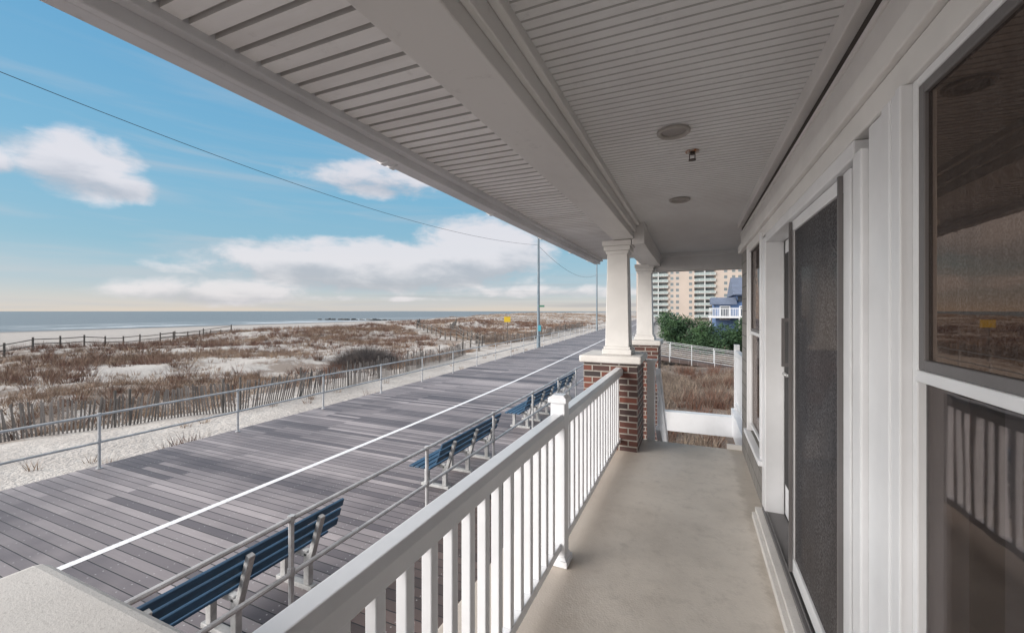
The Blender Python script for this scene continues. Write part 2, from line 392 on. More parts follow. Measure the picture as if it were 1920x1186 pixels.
rail_fence('post_and_rail_fence',[(-17.5,33),(-24,40),(-32,48),(-41,56),(-52,72)])
rail_fence('post_and_rail_fence',[(-19,36.5),(-26,45),(-36,58),(-45,75)])
# ------------------------------------------------------------------ vegetation
def blades(name,cx,cy,nb,R,H,W,mat,zf=hgt,spread=.7):
    n=len(cx); k=nb
    ang=rng.uniform(0,2*np.pi,(n,k)); rr=np.sqrt(rng.uniform(0,1,(n,k)))*R[:,None]
    bx=cx[:,None]+np.cos(ang)*rr*.5; by=cy[:,None]+np.sin(ang)*rr*.5
    bz=zf(bx,by)-.03
    h=H[:,None]*rng.uniform(.5,1.1,(n,k)); a2=ang+rng.normal(0,.5,(n,k)); sp=rng.uniform(.15,spread,(n,k))*h
    tx=bx+np.cos(a2)*sp;ty=by+np.sin(a2)*sp;tz=bz+h
    w=W*rng.uniform(.6,1.3,(n,k)); pa=rng.uniform(0,np.pi,(n,k)); dx=np.cos(pa)*w;dy=np.sin(pa)*w
    P=np.stack([np.stack([bx-dx,by-dy,bz],-1),np.stack([bx+dx,by+dy,bz],-1),np.stack([tx,ty,tz],-1)],2).reshape(-1,3)
    Fc=np.arange(len(P)).reshape(-1,3)
    return raw(name,P,Fc,mat)
def scatter(n,x0,x1,y0,y1,th,sc=7,seed=20,cond=None):
    x=rng.uniform(x0,x1,n);y=rng.uniform(y0,y1,n); f=fbm(x/sc,y/sc,seed)
    keep=f+rng.normal(0,.06,n)>th
    if cond is not None: keep&=cond(x,y)
    return x[keep],y[keep]
def cond(x,y):
    lim=-(50+.20*np.clip(y,0,400))
    fx=np.interp(y,[2,5,7,9.4,14,21,29,200],[-24,-19,-17,-15,-15,-16,-17.2,-27.])
    path=(np.abs((x+18)*.72+(y-35)*.82*1.0)/1.1<1.4)&(x<-17)
    return (x<fx-.2)&(x>lim-4)&(~path)
x,y=scatter(20000,-48,-14,-2,60,.475,sc=4.5,cond=cond); n=len(x)
blades('dune_grass',x,y,18,rng.uniform(.2,.6,n),rng.uniform(.18,.5,n),.011,grass_m,spread=.9)
x,y=scatter(30000,-130,-20,-5,230,.475,sc=8,seed=33,cond=lambda x,y:cond(x,y)&((x*x+y*y)>35**2)); n=len(x)
blades('dune_grass',x,y,10,rng.uniform(.4,1.2,n),rng.uniform(.25,.7,n),.032,grass_m,spread=.9)
x,y=scatter(6500,-70,-14.5,-2,110,.44,sc=5,seed=51,cond=cond); n=len(x)
blades('dune_scrub',x,y,34,rng.uniform(.2,.6,n),rng.uniform(.3,.85,n),.012,scrub_m,spread=.9)
x=rng.uniform(-13.6,-11.0,60);y=rng.uniform(3,40,60); keep=rng.uniform(0,1,60)>.45; x=x[keep]-bend(y[keep]);y=y[keep];n=len(x)
blades('beach_weeds',x,y,20,np.full(n,.25),np.full(n,.3),.009,grass_m)
x=np.array([-11.12,-11.25,-11.05,-11.15,-11.1,-11.3]);y=np.array([6.0,6.25,6.4,12.3,12.55,5.8]);n=len(x)
blades('beach_weeds',x,y,26,np.full(n,.3),np.full(n,.5),.010,scrub_m)
x,y=scatter(9000,-2.4,9,9,60,.36,sc=2.5,seed=70); k=~((y>31.8)&(y<34.6)); x=x[k];y=y[k]; n=len(x)
blades('yard_grass',x,y,16,rng.uniform(.2,.6,n),rng.uniform(.2,.6,n),.011,yardg_m)
x,y=scatter(500,-2.4,9,9,31,.46,sc=2.5,seed=90); n=len(x)
blades('yard_scrub',x,y,40,rng.uniform(.3,.7,n),rng.uniform(.4,.8,n),.012,scrub_m)
def bush(name,c,R,n,mat,leaf=.05,trunk=True,seed=1,squash=(1,1,1),K=26):
    r=np.random.default_rng(seed); e=empty(name); z0=float(hgt(c[0],c[1]))
    cd=r.normal(0,1,(K,3)); cd/=np.linalg.norm(cd,axis=1)[:,None]; cr=R*r.uniform(.35,.95,K); cc=cd*cr[:,None]*np.array(squash)+np.array([c[0],c[1],z0+R*squash[2]*1.0])
    cc[:,2]=np.maximum(cc[:,2],z0+.25)
    idx=r.integers(0,K,n); d=r.normal(0,1,(n,3)); d/=np.linalg.norm(d,axis=1)[:,None]
    p=cc[idx]+d*(R*.30*r.uniform(.4,1.15,(n,1)))
    a=r.normal(0,1,(n,3));b=r.normal(0,1,(n,3)); a/=np.linalg.norm(a,axis=1)[:,None];b/=np.linalg.norm(b,axis=1)[:,None]
    s=leaf*r.uniform(.6,1.4,(n,1))
    P=np.stack([p-a*s*.4,p+a*s*.4,p+b*s*1.3+d*s],1).reshape(-1,3)
    raw('foliage',P,np.arange(len(P)).reshape(-1,3),mat,e)
    mb=MB(); mb.cyl((c[0],c[1],z0-.2),(c[0],c[1],z0+R*squash[2]),.10*R/1.5,0,8,.05)
    for q in cc[:12]: mb.cyl((c[0],c[1],z0+.35*R*squash[2]),tuple(q),.04*R/1.5,0,6,.015)
    mb.obj('trunk',[bark_m],e)
bush('pine_tree',(-1.4,43),2.2,9000,leaf_m,.13,seed=2,squash=(1.0,1,.9))
bush('pine_tree',(1.5,41),1.9,9000,leaf_m,.13,seed=3,squash=(1.15,1,.8))
bush('pine_tree',(4.4,42.5),2.0,9000,leaf_m,.13,seed=4,squash=(1,1,.9))
# twiggy grey bayberry thicket
tx_=rng.normal(0,1,420);ty_=rng.normal(0,1,420); k=(tx_**2+ty_**2)<4.2; tx_=tx_[k]*1.15-19.9; ty_=ty_[k]*.8+21.5; n=len(tx_)
d_=np.sqrt(((tx_+19.9)/2.4)**2+((ty_-21.5)/1.6)**2)
blades('bare_shrub',tx_,ty_,40,np.full(n,.5),(1.3*(1-.55*d_**2)+.15)*rng.uniform(.6,1.15,n),.013,greyb_m,spread=.9)
# ------------------------------------------------------------------ poles, wires, signs
def lamp_pole(y,H=9.2,sign=False):
    x=-11.15-float(bend(y)); mb=MB()
    mb.cyl((x,y,-3.4),(x,y,BZ+1.0),.17,0,12,.15); mb.cyl((x,y,BZ+1.0),(x,y,BZ+H),.125,0,12,.09)
    mb.cyl((x,y,BZ+H-.1),(x+1.6,y,BZ+H+.35),.04,0,8); mb.box(x+1.4,x+2.05,y-.14,y+.14,BZ+H+.25,BZ+H+.40,0)
    o=mb.obj('street_lamp',[pole_m],smooth=False)
    if sign:
        mb=MB(); mb.box(x+.14,x+.62,y-.215,y-.195,BZ+3.42,BZ+3.58,0); mb.cyl((x+.16,y-.19,BZ+3.5),(x-.05,y,BZ+3.5),.02,1,6)
        mb.obj('street_name_sign',[simple('sign_green',(.02,.13,.08),.4),pole_m])
        mb=MB(); mb.box(x+.02,x+.30,y-.175,y-.16,BZ+1.35,BZ+1.85,0); mb.cyl((x+.15,y-.16,BZ+1.6),(x,y,BZ+1.6),.02,1,6)
        mb.obj('notice_sign',[simple('sign_teal',(.03,.25,.33),.4),pole_m])
    return x
px1=lamp_pole(34.4,H=10,sign=True); px2=lamp_pole(68,H=12); px3=lamp_pole(104,H=8)
def catenary(name,A,B,sag,r=.011):
    mb=MB(); A=Vector(A);B=Vector(B);N=40;p=None
    for i in range(N+1):
        t=i/N; q=A.lerp(B,t); q.z-=4*sag*t*(1-t)
        if p is not None: mb.cyl(p,q,r,0,5)
        p=q
    mb.obj(name,[wire_m])
catenary('overhead_cable',(-17.0,3.6,6.5),(px1,34.4,5.75),1.0,.010)
catenary('overhead_cable',(px1,34.4,5.7),(px2,68,5.9),1.3,.014)
ye=simple('sign_yellow',(.75,.50,.03),.5)
mb=MB(); sx,sy=-17.6,39.5; sz=float(hgt(sx,sy)); mb.cyl((sx,sy,sz-.2),(sx,sy,-.55),.04,1,8); M=Matrix.Translation((sx,sy-.05,-.85))@Matrix.Rotation(rad(25),4,'Z'); mb.box(-.33,.33,-.012,.012,-.27,.27,0,M)
mb.obj('warning_sign',[ye,post_m])
mb=MB(); r=random.Random(2)
for i in range(36):
    x=-194-i*1.7+r.uniform(-1,1); y=230+r.uniform(-3,3); s=r.uniform(.8,1.7)
    M=Matrix.Translation((x,y,-6.4))@Matrix.Rotation(r.uniform(0,6),4,'Z')@Matrix.Rotation(r.uniform(-.4,.4),4,'X'); mb.box(-s,s,-s*.7,s*.7,-.8,s*.6,0,M)
mb.obj('rock_jetty',[simple('jetty_rock',(.07,.07,.07),.9)],bevel=.2)
# ------------------------------------------------------------------ house and porch
H=empty('beach_house')
FZ=-1.55; CZ=1.0
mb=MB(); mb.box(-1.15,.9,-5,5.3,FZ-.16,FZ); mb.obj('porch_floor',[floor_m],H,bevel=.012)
mb=MB(); mb.box(-1.1,.85,-5,5.24,-4.2,FZ-.163); mb.obj('porch_foundation',[brick_m],H)
def grooved(name,x0,x1,y0,y1,z,per,gw,gd,mat,round_=False):
    mb=MB(); z1=z
    prof=[]
    for k in range(int(math.ceil((y1-y0)/per))):
        y=y0+k*per
        if round_: prof+= [(y,0),(y+per-gw,0),(y+per-gw+.001,gd),(y+per-.001,gd)]
        else: prof+= [(y,0),(y+per-gw,0),(y+per-gw*.65,gd),(y+per-gw*.35,gd)]
    prof.append((y+per,0)); vs=[];fs=[]
    for yy,dz in prof: vs+=[(x0,yy,z+dz),(x1,yy,z1+dz)]
    for i in range(len(prof)-1): a=2*i; fs.append((a,a+1,a+3,a+2))
    mb.add(vs,fs); o=mb.obj(name,[mat],H); return o
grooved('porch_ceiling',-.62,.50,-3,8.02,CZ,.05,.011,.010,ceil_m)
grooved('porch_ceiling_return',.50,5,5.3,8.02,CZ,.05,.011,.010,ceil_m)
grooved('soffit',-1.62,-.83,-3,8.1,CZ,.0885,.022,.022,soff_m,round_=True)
mb=MB(); mb.box(-1.80,5,-3,8.25,1.06,1.16)
mb.prism([(-1.95,1.10),(4,2.6),(4,2.7),(-1.95,1.17)],'y',-3,8.35); mb.obj('porch_roof',[roof_m],H)
mb=MB()
mb.box(-.845,-.615,-3,8.0,.82,1.04)
mb.box(-.875,-.845,-3,8.0,.955,1.03); 
mb.box(-.615,-.585,-3,4.85,.885,1.03); mb.box(-.585,-.55,-3,4.85,.955,1.03)
mb.box(-.635,-.50,4.88,5.22,.755,1.03)
mb.box(-.70,-.52,5.22,7.9,.78,1.035)
mb.box(-.615,5,7.72,8.0,.70,1.035)
mb.box(-.60,5,7.68,7.72,.93,1.03)
mb.obj('porch_beam',[beam_m],H,bevel=.006)
mb=MB()
mb.box(-1.665,-1.615,-3,8.2,.965,1.05); mb.box(-1.70,-1.665,-3,8.2,.915,1.10)
mb.obj('fascia',[gut_m],H,bevel=.005)
mb=MB()
op=[(-1.703,1.06),(-1.703,.935),(-1.715,.922),(-1.775,.918),(-1.800,.935),(-1.815,.975),(-1.84,1.0),(-1.85,1.055),(-1.843,1.055),(-1.835,1.004),(-1.808,.98),(-1.79,.94),(-1.77,.928),(-1.72,.93),(-1.708,.94),(-1.708,1.06)]
mb.prism(op,'y',-3,8.22)
def grow(p,k): cx,cz=-1.775,.99; return [(cx+(x-cx)*k,cz+(z-cz)*k) for x,z in p]
solid=op[:8]
for y in (2.05,2.13,3.55,5.0,6.4,7.6):
    mb.prism(grow(solid,1.16),'y',y,y+.045)
mb.obj('gutter',[gut_m],H,bevel=.003)
# wall
mb=MB()
mb.box(.455,.60,-3,5.30,.92,1.04); mb.box(.488,.60,-3,5.30,.72,.86); mb.box(.496,.6,-3,5.28,.86,.92,1)
mb.box(.478,.60,-3,5.30,.835,.858); mb.box(.462,.60,-3,5.31,.64,.718); mb.box(.482,.60,-3,4.70,.56,.638)
mb.obj('wall_header_trim',[whitetrim,dark_gap],H,bevel=.004)
mb=MB()
mb.box(.50,.62,4.62,5.3,-1.55,.638); mb.box(.50,.62,3.66,4.62,-1.55,-1.13); mb.box(.50,.62,-3,1.38,-1.55,-1.18)
mb.box(.62,9,5.18,5.3,-4.2,1.0)
mb.box(1.6,9,-6,5.17,-4.2,4)
mb.obj('walls',[shing_m],H)
mb=MB(); mb.box(.35,9,5.3,5.33,-1.75,-1.5); mb.obj('skirt_board',[whitetrim],H)
def window(name,y0,y1,z0,z1,zm,curtain):
    e=D.objects.new(name,None); link(e,H)
    mb=MB(); fr=.022
    for (a,b_,c,d_) in ((y0,y0+fr,z0,z1),(y1-fr,y1,z0,z1),(y0+fr,y1-fr,z0,z0+fr),(y0+fr,y1-fr,z1-fr,z1)):
        mb.box(.494,.56,a,b_,c,d_)
    mb.box(.492,.53,y0+fr,y1-fr,zm-.014,zm+.014)
    cs=.075
    mb.box(.470,.60,y1+.001,y1+.03,z0-.06,z1+.0); mb.box(.478,.60,y1+.031,y1+cs,z0-.06,z1+.0); mb.box(.470,.60,y0-cs,y0-.001,z0-.06,z1)
    mb.box(.45,.60,y0-cs-.02,y1+cs+.02,z0-.10,z0-.062)
    mb.obj('frame',[white],e,bevel=.004)
    mb=MB(); q=.026
    a0,a1=y0+fr,y1-fr
    for (a,b_,c,d_) in ((a0,a0+q,zm+.014,z1-fr),(a1-q,a1,zm+.014,z1-fr),(a0+q,a1-q,zm+.014,zm+.014+q),(a0+q,a1-q,z1-fr-q,z1-fr)):
        mb.box(.497,.512,a,b_,c,d_)
    mb.obj('screen_frame',[screen_frame],e,bevel=.003)
    mb=MB(); mb.box(.506,.509,y0+fr,y1-fr,zm+.012,z1-fr,0); mb.box(.512,.515,y0+fr,y1-fr,z0+fr,zm-.012,1); mb.obj('glass',[glass_up if curtain else glass_m,glass_m],e)
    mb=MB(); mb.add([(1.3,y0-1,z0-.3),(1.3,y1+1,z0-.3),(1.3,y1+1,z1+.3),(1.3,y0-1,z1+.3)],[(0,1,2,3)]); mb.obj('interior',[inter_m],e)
    if curtain:
        vs=[];fs=[];N=240
        for i in range(N+1):
            yy=y0-.3+(y1-y0+.6)*i/N; xx=.62+.018*math.sin(i*.55)+.010*math.sin(i*1.33+1)
            vs+=[(xx,yy,zm-.05),(xx,yy,z1+.05)]
        for i in range(N): a=2*i; fs.append((a,a+1,a+3,a+2))
        mb=MB(); mb.add(vs,fs); mb.obj('curtain',[curt_m],e,smooth=True)
        mb=MB(); z=z0
        while z<zm:
            M=Matrix.Translation((.60,0,z))@Matrix.Rotation(rad(-35),4,'Y'); mb.box(-.032,.032,y0,y1-.23,-.004,.004,0,M); z+=.062
        mb.box(.57,.63,y1-.23,y1-.18,z0,zm)
        mb.obj('shutter',[slat_m],e)
window('near_window',-.7,1.335,-1.15,.56,-.155,True)
window('far_window',3.74,4.54,-1.07,.60,-.20,False)
mb=MB()
mb.box(.476,.60,1.412,1.47,-1.5,.558); mb.box(.488,.60,1.472,1.598,-1.5,.558)
mb.box(.47,.60,1.60,1.66,-1.5,.50)
mb.obj('corner_casing',[white],H,bevel=.006)
dr=D.objects.new('sliding_door',None); link(dr,H)
mb=MB()
mb.box(.478,.60,1.662,1.70,-1.46,.50); mb.box(.478,.60,3.52,3.66,-1.46,.54); mb.box(.48,.60,1.70,3.52,.50,.558)
mb.box(.500,.535,1.80,1.875,-1.44,.498); mb.box(.500,.535,2.73,2.80,-1.44,.498); mb.box(.502,.533,1.875,2.73,.44,.497); mb.box(.502,.533,1.875,2.73,-1.44,-1.36)
mb.box(.50,.535,2.742,2.772,-.32,.05)
mb.obj('frame',[white],dr,bevel=.005)
mb=MB(); mb.box(.514,.518,1.876,2.729,-1.36,.44); mb.obj('screen',[screen_m],dr)
mb=MB(); mb.box(.485,.499,1.870,1.886,-1.43,.49); mb.box(.485,.499,2.722,2.736,-1.43,.49)
for z in (-.30,-.05): mb.box(.47,.5,2.75,2.765,z-.01,z+.01)
mb.box(.455,.47,2.75,2.765,-.31,-.04)
mb.obj('screen_trim',[screen_frame],dr)
mb=MB(); mb.box(.56,.565,1.70,2.80,-1.44,.50); mb.obj('glass',[glass2_m],dr)
mb=MB(); 
mb.box(.60,.64,3.14,3.50,-1.44,.50,0); mb.box(.585,.60,3.2,3.44,-1.2,.40,1); mb.cyl((.56,3.22,-.42),(.60,3.22,-.42),.012,2,8); mb.cyl((.56,3.22,-.42),(.56,3.32,-.42),.012,2,8)
mb.obj('open_leaf',[white,inter_m,simple('handle_metal',(.6,.6,.6),.3,metal=.8)],dr,bevel=.004)
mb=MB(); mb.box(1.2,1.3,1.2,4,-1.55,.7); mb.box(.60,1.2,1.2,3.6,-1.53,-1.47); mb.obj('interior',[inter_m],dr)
mb=MB(); mb.box(.43,.60,-.9,3.64,FZ+.002,-1.475,0); mb.box(.405,.43,-.9,3.60,FZ+.002,-1.50,0); mb.box(.47,.60,1.66,3.60,-1.475,-1.45,1); mb.box(.485,.49,1.7,3.5,-1.45,-1.437,1)
mb.obj('threshold',[cream,screen_frame],dr,bevel=.004)
# ------------------------------------------------------------------ columns
def column(cx,cy,pw=.60,ccx=None,ccy=None):
    ccx=cx if ccx is None else ccx; ccy=cy if ccy is None else ccy
    e=empty('porch_column')
    mb=MB(); h=pw/2; mb.box(cx-h,cx+h,cy-h,cy+h,-4.2,-.585); mb.obj('brick_pier',[brick_m],e,bevel=.004)
    mb=MB(); k=h+.045; mb.box(cx-k,cx+k,cy-k,cy+k,-.583,-.50); mb.obj('cap',[cream],e,bevel=.02,seg=3)
    mb=MB()
    mb.box(ccx-.165,ccx+.165,ccy-.165,ccy+.165,-.499,-.44); mb.box(ccx-.15,ccx+.15,ccy-.15,ccy+.15,-.44,-.41)
    mb.frustum(ccx,ccy,-.41,.70,.27,.225)
    mb.frustum(ccx,ccy,.66,.70,.245,.27); mb.box(ccx-.15,ccx+.15,ccy-.15,ccy+.15,.701,.755); mb.box(ccx-.165,ccx+.165,ccy-.165,ccy+.165,.756,.815)
    mb.obj('shaft',[whitetrim],e,bevel=.006)
column(-.86,5.06,ccx=-.81)
column(-.84,7.75,ccx=-.78)
e=empty('porch_column')
mb=MB(); mb.box(-1.15,-.58,-.45,.36,-4.2,-.585); mb.obj('brick_pier',[brick_m],e)
mb=MB(); mb.box(-1.215,-.52,-.52,.412,-.583,-.50); mb.obj('cap',[cream],e,bevel=.03,seg=4)
mb=MB(); mb.frustum(-.86,-.16,-.498,.70,.27,.225); mb.box(-1.02,-.70,-.32,0,.701,.815); mb.obj('shaft',[whitetrim],e,bevel=.006)
# ------------------------------------------------------------------ balcony railing
def bal_rail(name,x,y0,y1,posts=(),sp=.125,z0=FZ):
    mb=MB()
    pr=[(x-.045,z0+.845),(x+.045,z0+.845),(x+.045,z0+.90),(x+.03,z0+.925),(x-.03,z0+.925),(x-.045,z0+.90)]
    ys=[y0]+[p for p in posts]+[y1]
    for i in range(len(ys)-1):
        a=ys[i]+(.045 if i>0 else 0); b=ys[i+1]-(.045 if i<len(ys)-2 else 0)
        mb.prism(pr,'y',a,b)
        mb.box(x-.022,x+.022,a,b,z0+.09,z0+.14)
        n=int(round((b-a)/sp)); 
        for k in range(1,n):
            yy=a+(b-a)*k/n; mb.box(x-.019,x+.019,yy-.019,yy+.019,z0+.141,z0+.844)
    for p in posts:
        mb.box(x-.045,x+.045,p-.045,p+.045,z0+.002,z0+.99)
        mb.box(x-.065,x+.065,p-.065,p+.065,z0+.002,z0+.04); mb.frustum(x,p,z0+.04,z0+.06,.115,.095)
        mb.box(x-.058,x+.058,p-.058,p+.058,z0+.99,z0+1.02); mb.frustum(x,p,z0+1.02,z0+1.035,.11,.07)
    return mb.obj(name,[rail_w],bevel=.004)
bal_rail('balcony_railing',-.76,.37,4.755,(2.5,))
mb=MB()
mb.box(-.52,.75,7.55,7.72,-2.02,-1.70); mb.box(.58,.78,5.34,7.9,-2.0,-1.62)
mb.box(-.52,-.43,5.36,5.45,-1.9,-.62); mb.box(-.545,-.405,5.335,5.475,-.62,-.59)
M=Matrix.Translation((-.40,5.5,-.75))@Matrix.Rotation(rad(-38),4,'X'); mb.box(-.03,.03,0,2.2,-.05,.05,0,M)
M=Matrix.Translation((-.40,5.5,-1.45))@Matrix.Rotation(rad(-38),4,'X'); mb.box(-.03,.03,0,2.2,-.03,.03,0,M)
for k in range(12):
    yy=5.6+k*.14; zz=-.75-math.tan(rad(38))*(yy-5.5); mb.box(-.418,-.382,yy-.018,yy+.018,zz-.68,zz,0)
mb.obj('stair_railing',[rail_w],bevel=.004)
mb=MB()
for k in range(8):
    mb.box(-.40,.55,5.35+k*.27,5.65+k*.27,FZ-.2*(k+1)-.65,FZ-.2*(k+1)-.6)
mb.obj('porch_steps',[deck_m])
mb=MB(); 
mb.box(.62,.70,5.36,5.44,-1.62,-.55); mb.box(.62,.70,7.75,7.83,-1.62,-.55); mb.box(.625,.695,5.44,7.75,-.72,-.64); mb.box(.63,.69,5.44,7.75,-1.54,-1.49)
for k in range(18): mb.box(.645,.680,5.54+k*.125,5.575+k*.125,-1.49,-.72)
mb.obj('side_porch_railing',[rail_w],bevel=.004)
# ------------------------------------------------------------------ ceiling fixtures
def can_light(x,y):
    mb=MB(); n=40; R=[(.088,-.002),(.087,-.014),(.078,-.020),(.066,-.010),(.060,.012)]
    vs=[];fs=[]
    for r_,z in R:
        for i in range(n): a=2*math.pi*i/n; vs.append((x+r_*math.cos(a),y+r_*math.sin(a),CZ+z))
    for j in range(len(R)-1):
        for i in range(n): fs.append((j*n+i,j*n+(i+1)%n,(j+1)*n+(i+1)%n,(j+1)*n+i))
    mb.add(vs,fs,0)
    mb.cyl((x,y,CZ-.004),(x,y,CZ+.004),.062,1,32)
    mb.obj('recessed_ceiling_light',[simple('can_trim',(.42,.39,.36),.5),simple('can_lens',(.28,.26,.25),.3)],smooth=False)
can_light(-.10,2.49); can_light(-.11,4.03)
rust_m,t,b,g=newmat('rust_escutcheon'); t.L.new(t.mix(t.ss(t.noise(g,60,4),.4,.6),(.35,.12,.03),(.5,.46,.42)),b.inputs['Base Color']); b.inputs['Roughness'].default_value=.7
mb=MB(); sx,sy=-.005,2.85
mb.cyl((sx,sy,CZ-.006),(sx,sy,CZ+.002),.040,0,20); mb.cyl((sx,sy,CZ-.022),(sx,sy,CZ-.006),.016,1,12)
mb.box(sx-.018,sx-.013,sy-.004,sy+.004,CZ-.055,CZ-.02,1); mb.box(sx+.013,sx+.018,sy-.004,sy+.004,CZ-.055,CZ-.02,1); mb.cyl((sx,sy,CZ-.058),(sx,sy,CZ-.054),.022,1,14)
mb.obj('ceiling_sprinkler',[rust_m,simple('sprinkler_metal',(.06,.05,.045),.4,metal=.5)])
# ------------------------------------------------------------------ access ramp
mb=MB(); yr=33.0
A=(-4.8,-3.07);B=(5.2,-4.3)
f=lambda x: A[1]+(B[1]-A[1])*(x-A[0])/(B[0]-A[0])
mb.add([(A[0],yr,A[1]),(B[0],yr,B[1]),(B[0],yr+1.6,B[1]),(A[0],yr+1.6,A[1]),(A[0],yr,A[1]-.25),(B[0],yr,B[1]-.25),(B[0],yr+1.6,B[1]-.25),(A[0],yr+1.6,A[1]-.25)],[(0,1,2,3),(4,7,6,5),(0,4,5,1),(3,2,6,7)],1)
for yy in (yr,yr+1.6):
    for x in np.arange(-4.6,5.2,1.5):
        mb.cyl((x,yy,f(x)-.3),(x,yy,f(x)+1.05),.03,0,6)
    for hh in (1.05,.75,.45,.15): mb.cyl((-4.7,yy,f(-4.7)+hh),(5.1,yy,f(5.1)+hh),.022,0,6)
mb.obj('access_ramp',[simple('ramp_rail_white',(.6,.61,.62),.5),deck_m])
# ------------------------------------------------------------------ blue house
bh=empty('blue_house')
mb=MB(); mb.box(2.4,12,54,64,-4.2,.9); mb.box(4.6,12,54.6,64,.9,2.0); mb.obj('walls',[blueside_m],bh)
mb=MB()
mb.prism([(53.6,2.0),(58,4.1),(64,2.0),(64,1.85),(53.6,1.85)],'x',4.2,12.4)
mb.prism([(53.5,.9),(55,1.6),(58,1.6),(58,.75),(53.5,.75)],'x',1.9,4.55); mb.obj('roof',[roof_m],bh)
mb=MB()
for x in (2.9,4.9): 
    mb.box(x,x+.9,53.93,53.99,-.9,.5,1); 
    for (a,b_,c,d_) in ((x-.1,x,-1.0,.6),(x+.9,x+1.0,-1.0,.6),(x,x+.9,.5,.6),(x,x+.9,-1.0,-.9)): mb.box(a,b_,53.90,53.99,c,d_,0)
mb.box(4.7,5.6,54.53,54.59,1.1,1.7,1)
mb.box(1.6,7.8,51.0,53.88,-.75,-.55,0)
for x in np.arange(1.6,7.8,.16): mb.box(x,x+.05,51.0,51.05,-.549,.25,0)
mb.box(1.6,7.8,50.98,51.07,.25,.34,0)
for x in (1.65,4.5,7.6): mb.box(x,x+.15,51.1,51.25,-4.1,-.751,0)
mb.obj('windows_and_deck',[white,simple('dark_glass',(.05,.06,.08),.15)],bh)
# ------------------------------------------------------------------ high-rise
hr=empty('highrise_apartment_building')
tan_m=simple('tan_stucco',(.50,.42,.365),.85,.1,.1,bst=0); wht=simple('balcony_white',(.66,.66,.65),.6,bst=0)
win_m=simple('tower_windows',(.20,.23,.24),.15,.3,.5,bst=0); teal_m=simple('balcony_glass',(.36,.43,.42),.3,bst=0)
Y0=225; mb=MB(); mb.box(-27,70,Y0+1.8,Y0+30,-5,40,0)
nf=14;fh=2.95
x=-27; i=0
while x<68:
    k='wbw'[i%3]; w=9.5 if k=='b' else 6.0
    if k=='w':
        mb.box(x,x+w,Y0,Y0+1.8,-5,40.8,0)
        for f_ in range(nf):
            z=-3+f_*fh
            if i%6<3:
                mb.box(x+1.0,x+2.4,Y0-.04,Y0-.005,z+1.0,z+2.4,2); mb.box(x+.9,x+2.5,Y0-.10,Y0-.003,z+.85,z+.98,1)
            mb.box(x+3.6,x+5.0,Y0-.04,Y0-.005,z+1.0,z+2.4,2)
            mb.box(x+3.5,x+5.1,Y0-.10,Y0-.003,z+.85,z+.98,1)
    else:
        for f_ in range(nf):
            z=-3+f_*fh
            mb.box(x,x+w,Y0-.8,Y0+1.8,z-.18,z+.10,1)
            mb.box(x+.6,x+w-.6,Y0+1.70,Y0+1.79,z+.3,z+2.4,2)
            mb.box(x,x+w,Y0-.8,Y0-.74,z+.25,z+1.05,3); mb.box(x,x+w,Y0-.84,Y0-.72,z+1.05,z+1.15,1)
            for q in range(5): mb.box(x+q*(w-.15)/4,x+q*(w-.15)/4+.15,Y0-.86,Y0-.70,z+.10,z+1.05,1)
            mb.box(x+w/2-.2,x+w/2+.2,Y0-.6,Y0+1.68,z+.1,z+fh-.19,1)
    x+=w; i+=1
mb.box(-28,70,Y0-1.2,Y0+31,40.9,42,1)
mb.obj('building_body',[tan_m,wht,win_m,teal_m],hr)
# ------------------------------------------------------------------ world
W=D.worlds.new('World'); S.world=W; W.use_nodes=True; t=NT(W.node_tree); bg=t.N['Background']
try: W.cycles.sampling_method='MANUAL'; W.cycles.sample_map_resolution=512
except Exception: pass
SEL,SAZ=21,-134
sky=t.n('ShaderNodeTexSky',sky_type='NISHITA'); sky.sun_disc=False; sky.sun_elevation=rad(SEL); sky.sun_rotation=rad(SAZ%360); sky.dust_density=1.2; sky.ozone_density=1.5
gen=t.n('ShaderNodeTexCoord').outputs['Generated']; X=t.xyz(gen)
az=t.m('MULTIPLY',t.m('ARCTAN2',X[0],X[1]),57.2958); el=t.m('MULTIPLY',t.m('ARCSINE',X[2]),57.2958)
rp=t.n('ShaderNodeValToRGB'); t.L.new(t.m('DIVIDE',t.m('MAXIMUM',el,0.0),60.0,clamp=True),rp.inputs[0])
cr=rp.color_ramp; stops=[(0,(.74,.655,.57)),(.015,(.64,.62,.60)),(.05,(.42,.54,.62)),(.12,(.26,.48,.61)),(.25,(.19,.45,.64)),(.45,(.13,.38,.62)),(.62,(.45,.52,.62)),(1,(1.3,1.26,1.22))]  # last stops whitened: unseen sky above the roof, added as fill light
cr.elements[0].position=0; cr.elements[0].color=stops[0][1]+(1,); cr.elements[1].position=1; cr.elements[1].color=stops[-1][1]+(1,)
for p,c in stops[1:-1]: e_=cr.elements.new(p); e_.color=c+(1,)
cvec=t.comb(t.m('MULTIPLY',az,.1),t.m('MULTIPLY',el,.22),0.0)
n1=t.noise(cvec,1.6,7,.56,.2); 
n2=t.noise(t.comb(t.m('MULTIPLY',az,.03),t.m('MULTIPLY',el,.35),3.0),1.2,4,.55,.4)
clouds=[(-69.4,13.3,5.0,3.6,1.25),(-66.0,12.2,3.0,2.0,1.1),(-27.5,7.8,9.0,4.4,1.6),(-41,5.4,18,3.6,1.6),(-49,6.2,6,2.6,1.3),(-58.4,2.0,10,1.9,1.15),(-41.5,16.3,9,2.8,1.1),(-74.8,12.6,2.4,1.6,1),(-18,2.6,16,1.2,.9),(-45,1.6,22,.7,.5),
 (-120,18,16,6,1),(-160,10,20,5,1),(110,14,25,6,1)]
Mx=None; top=None
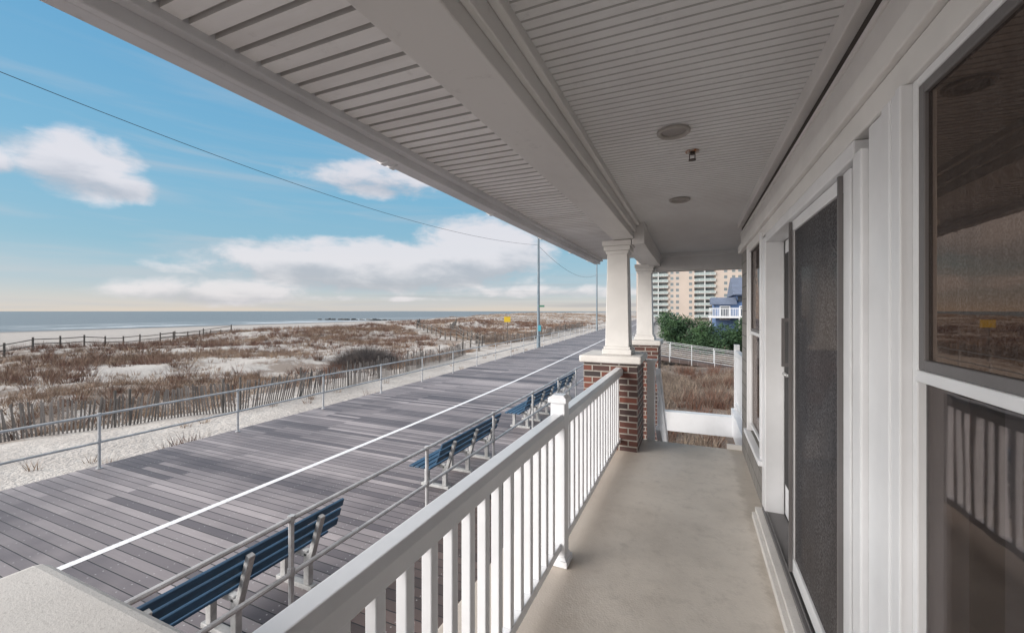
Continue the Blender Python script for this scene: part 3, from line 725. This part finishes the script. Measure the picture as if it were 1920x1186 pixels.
for a,e,ra,re,st in clouds:
    dx=t.m('DIVIDE',t.m('SUBTRACT',az,a),ra); dy=t.m('DIVIDE',t.m('SUBTRACT',el,e),re)
    dyn=t.m('MULTIPLY',t.m('MINIMUM',dy,0.0),1.3); dyp=t.m('MAXIMUM',dy,0.0); dd=t.m('ADD',dyn,dyp)
    q=t.m('SUBTRACT',st,t.m('ADD',t.m('MULTIPLY',dx,dx),t.m('MULTIPLY',dd,dd)))
    tp=t.m('MULTIPLY',t.m('MAXIMUM',q,0.0),dy)
    Mx=q if Mx is None else t.m('MAXIMUM',Mx,q); top=tp if top is None else t.m('ADD',top,tp)
Mx=t.m('MAXIMUM',Mx,-1.2)
den=t.ss(t.m('ADD',Mx,t.m('MULTIPLY',t.m('SUBTRACT',n1,.5),3.0)),0.0,.95)
den=t.m('MULTIPLY',den,.92)
lit=t.ss(t.m('ADD',t.m('MULTIPLY',top,.9),t.m('MULTIPLY',t.m('SUBTRACT',n1,.45),1.8)),-.55,.4)
ccol=t.mix(lit,(.46,.48,.54),(.80,.77,.80))
haze=t.m('MULTIPLY',t.ss(n2,.42,.72),t.ss(el,32,4,.10,.65))
base=t.mix(haze,rp.outputs[0],(.50,.55,.61))
base=t.mix(den,base,ccol)
streak=t.m('MULTIPLY',t.m('MULTIPLY',t.ss(t.noise(t.comb(t.m('MULTIPLY',az,.02),t.m('MULTIPLY',el,.9),7.0),1.3,3,.5,.2),.5,.66),t.ss(el,7,1.5)),t.ss(az,-50,-35))
base=t.mix(t.m('MULTIPLY',streak,.55),base,(.40,.41,.45))
sd=Vector((math.sin(rad(SAZ))*math.cos(rad(SEL)),math.cos(rad(SAZ))*math.cos(rad(SEL)),math.sin(rad(SEL))))
dt=t.n('ShaderNodeVectorMath',operation='DOT_PRODUCT'); t.L.new(gen,dt.inputs[0]); dt.inputs[1].default_value=sd
fill_glow=t.m('MULTIPLY',t.ss(dt.outputs['Value'],.60,1.0),3.5)  # unseen sky behind the camera brightened, added as fill for the porch
gm=t.n('ShaderNodeVectorMath',operation='SCALE'); gm.inputs[0].default_value=(1.0,.93,.86); t.L.new(fill_glow,gm.inputs['Scale'])
base=t.mix(1.0,base,gm.outputs[0],'ADD')
ns=t.n('ShaderNodeVectorMath',operation='SCALE'); t.L.new(sky.outputs[0],ns.inputs[0]); ns.inputs['Scale'].default_value=.02
ad=t.mix(1.0,t.mix(1.0,base,(.92,.92,.92),'MULTIPLY'),ns.outputs[0],'ADD')
t.L.new(ad,bg.inputs[0]); bg.inputs[1].default_value=1.0
# sun
L=D.lights.new('sun','SUN'); L.energy=2.3; L.angle=rad(34); L.color=(1,.94,.87); lo=link(D.objects.new('sun',L))
lo.rotation_euler=sd.to_track_quat('Z','Y').to_euler()
# camera
c=D.cameras.new('camera'); c.lens=785/1920*36; c.sensor_width=36; c.shift_y=-10/1920; c.clip_start=.02; c.clip_end=30000
co=link(D.objects.new('camera',c)); co.rotation_euler=(rad(90),0,rad(23.4)); S.camera=co
S.view_settings.view_transform='Standard'; S.view_settings.look='None'; S.view_settings.exposure=0
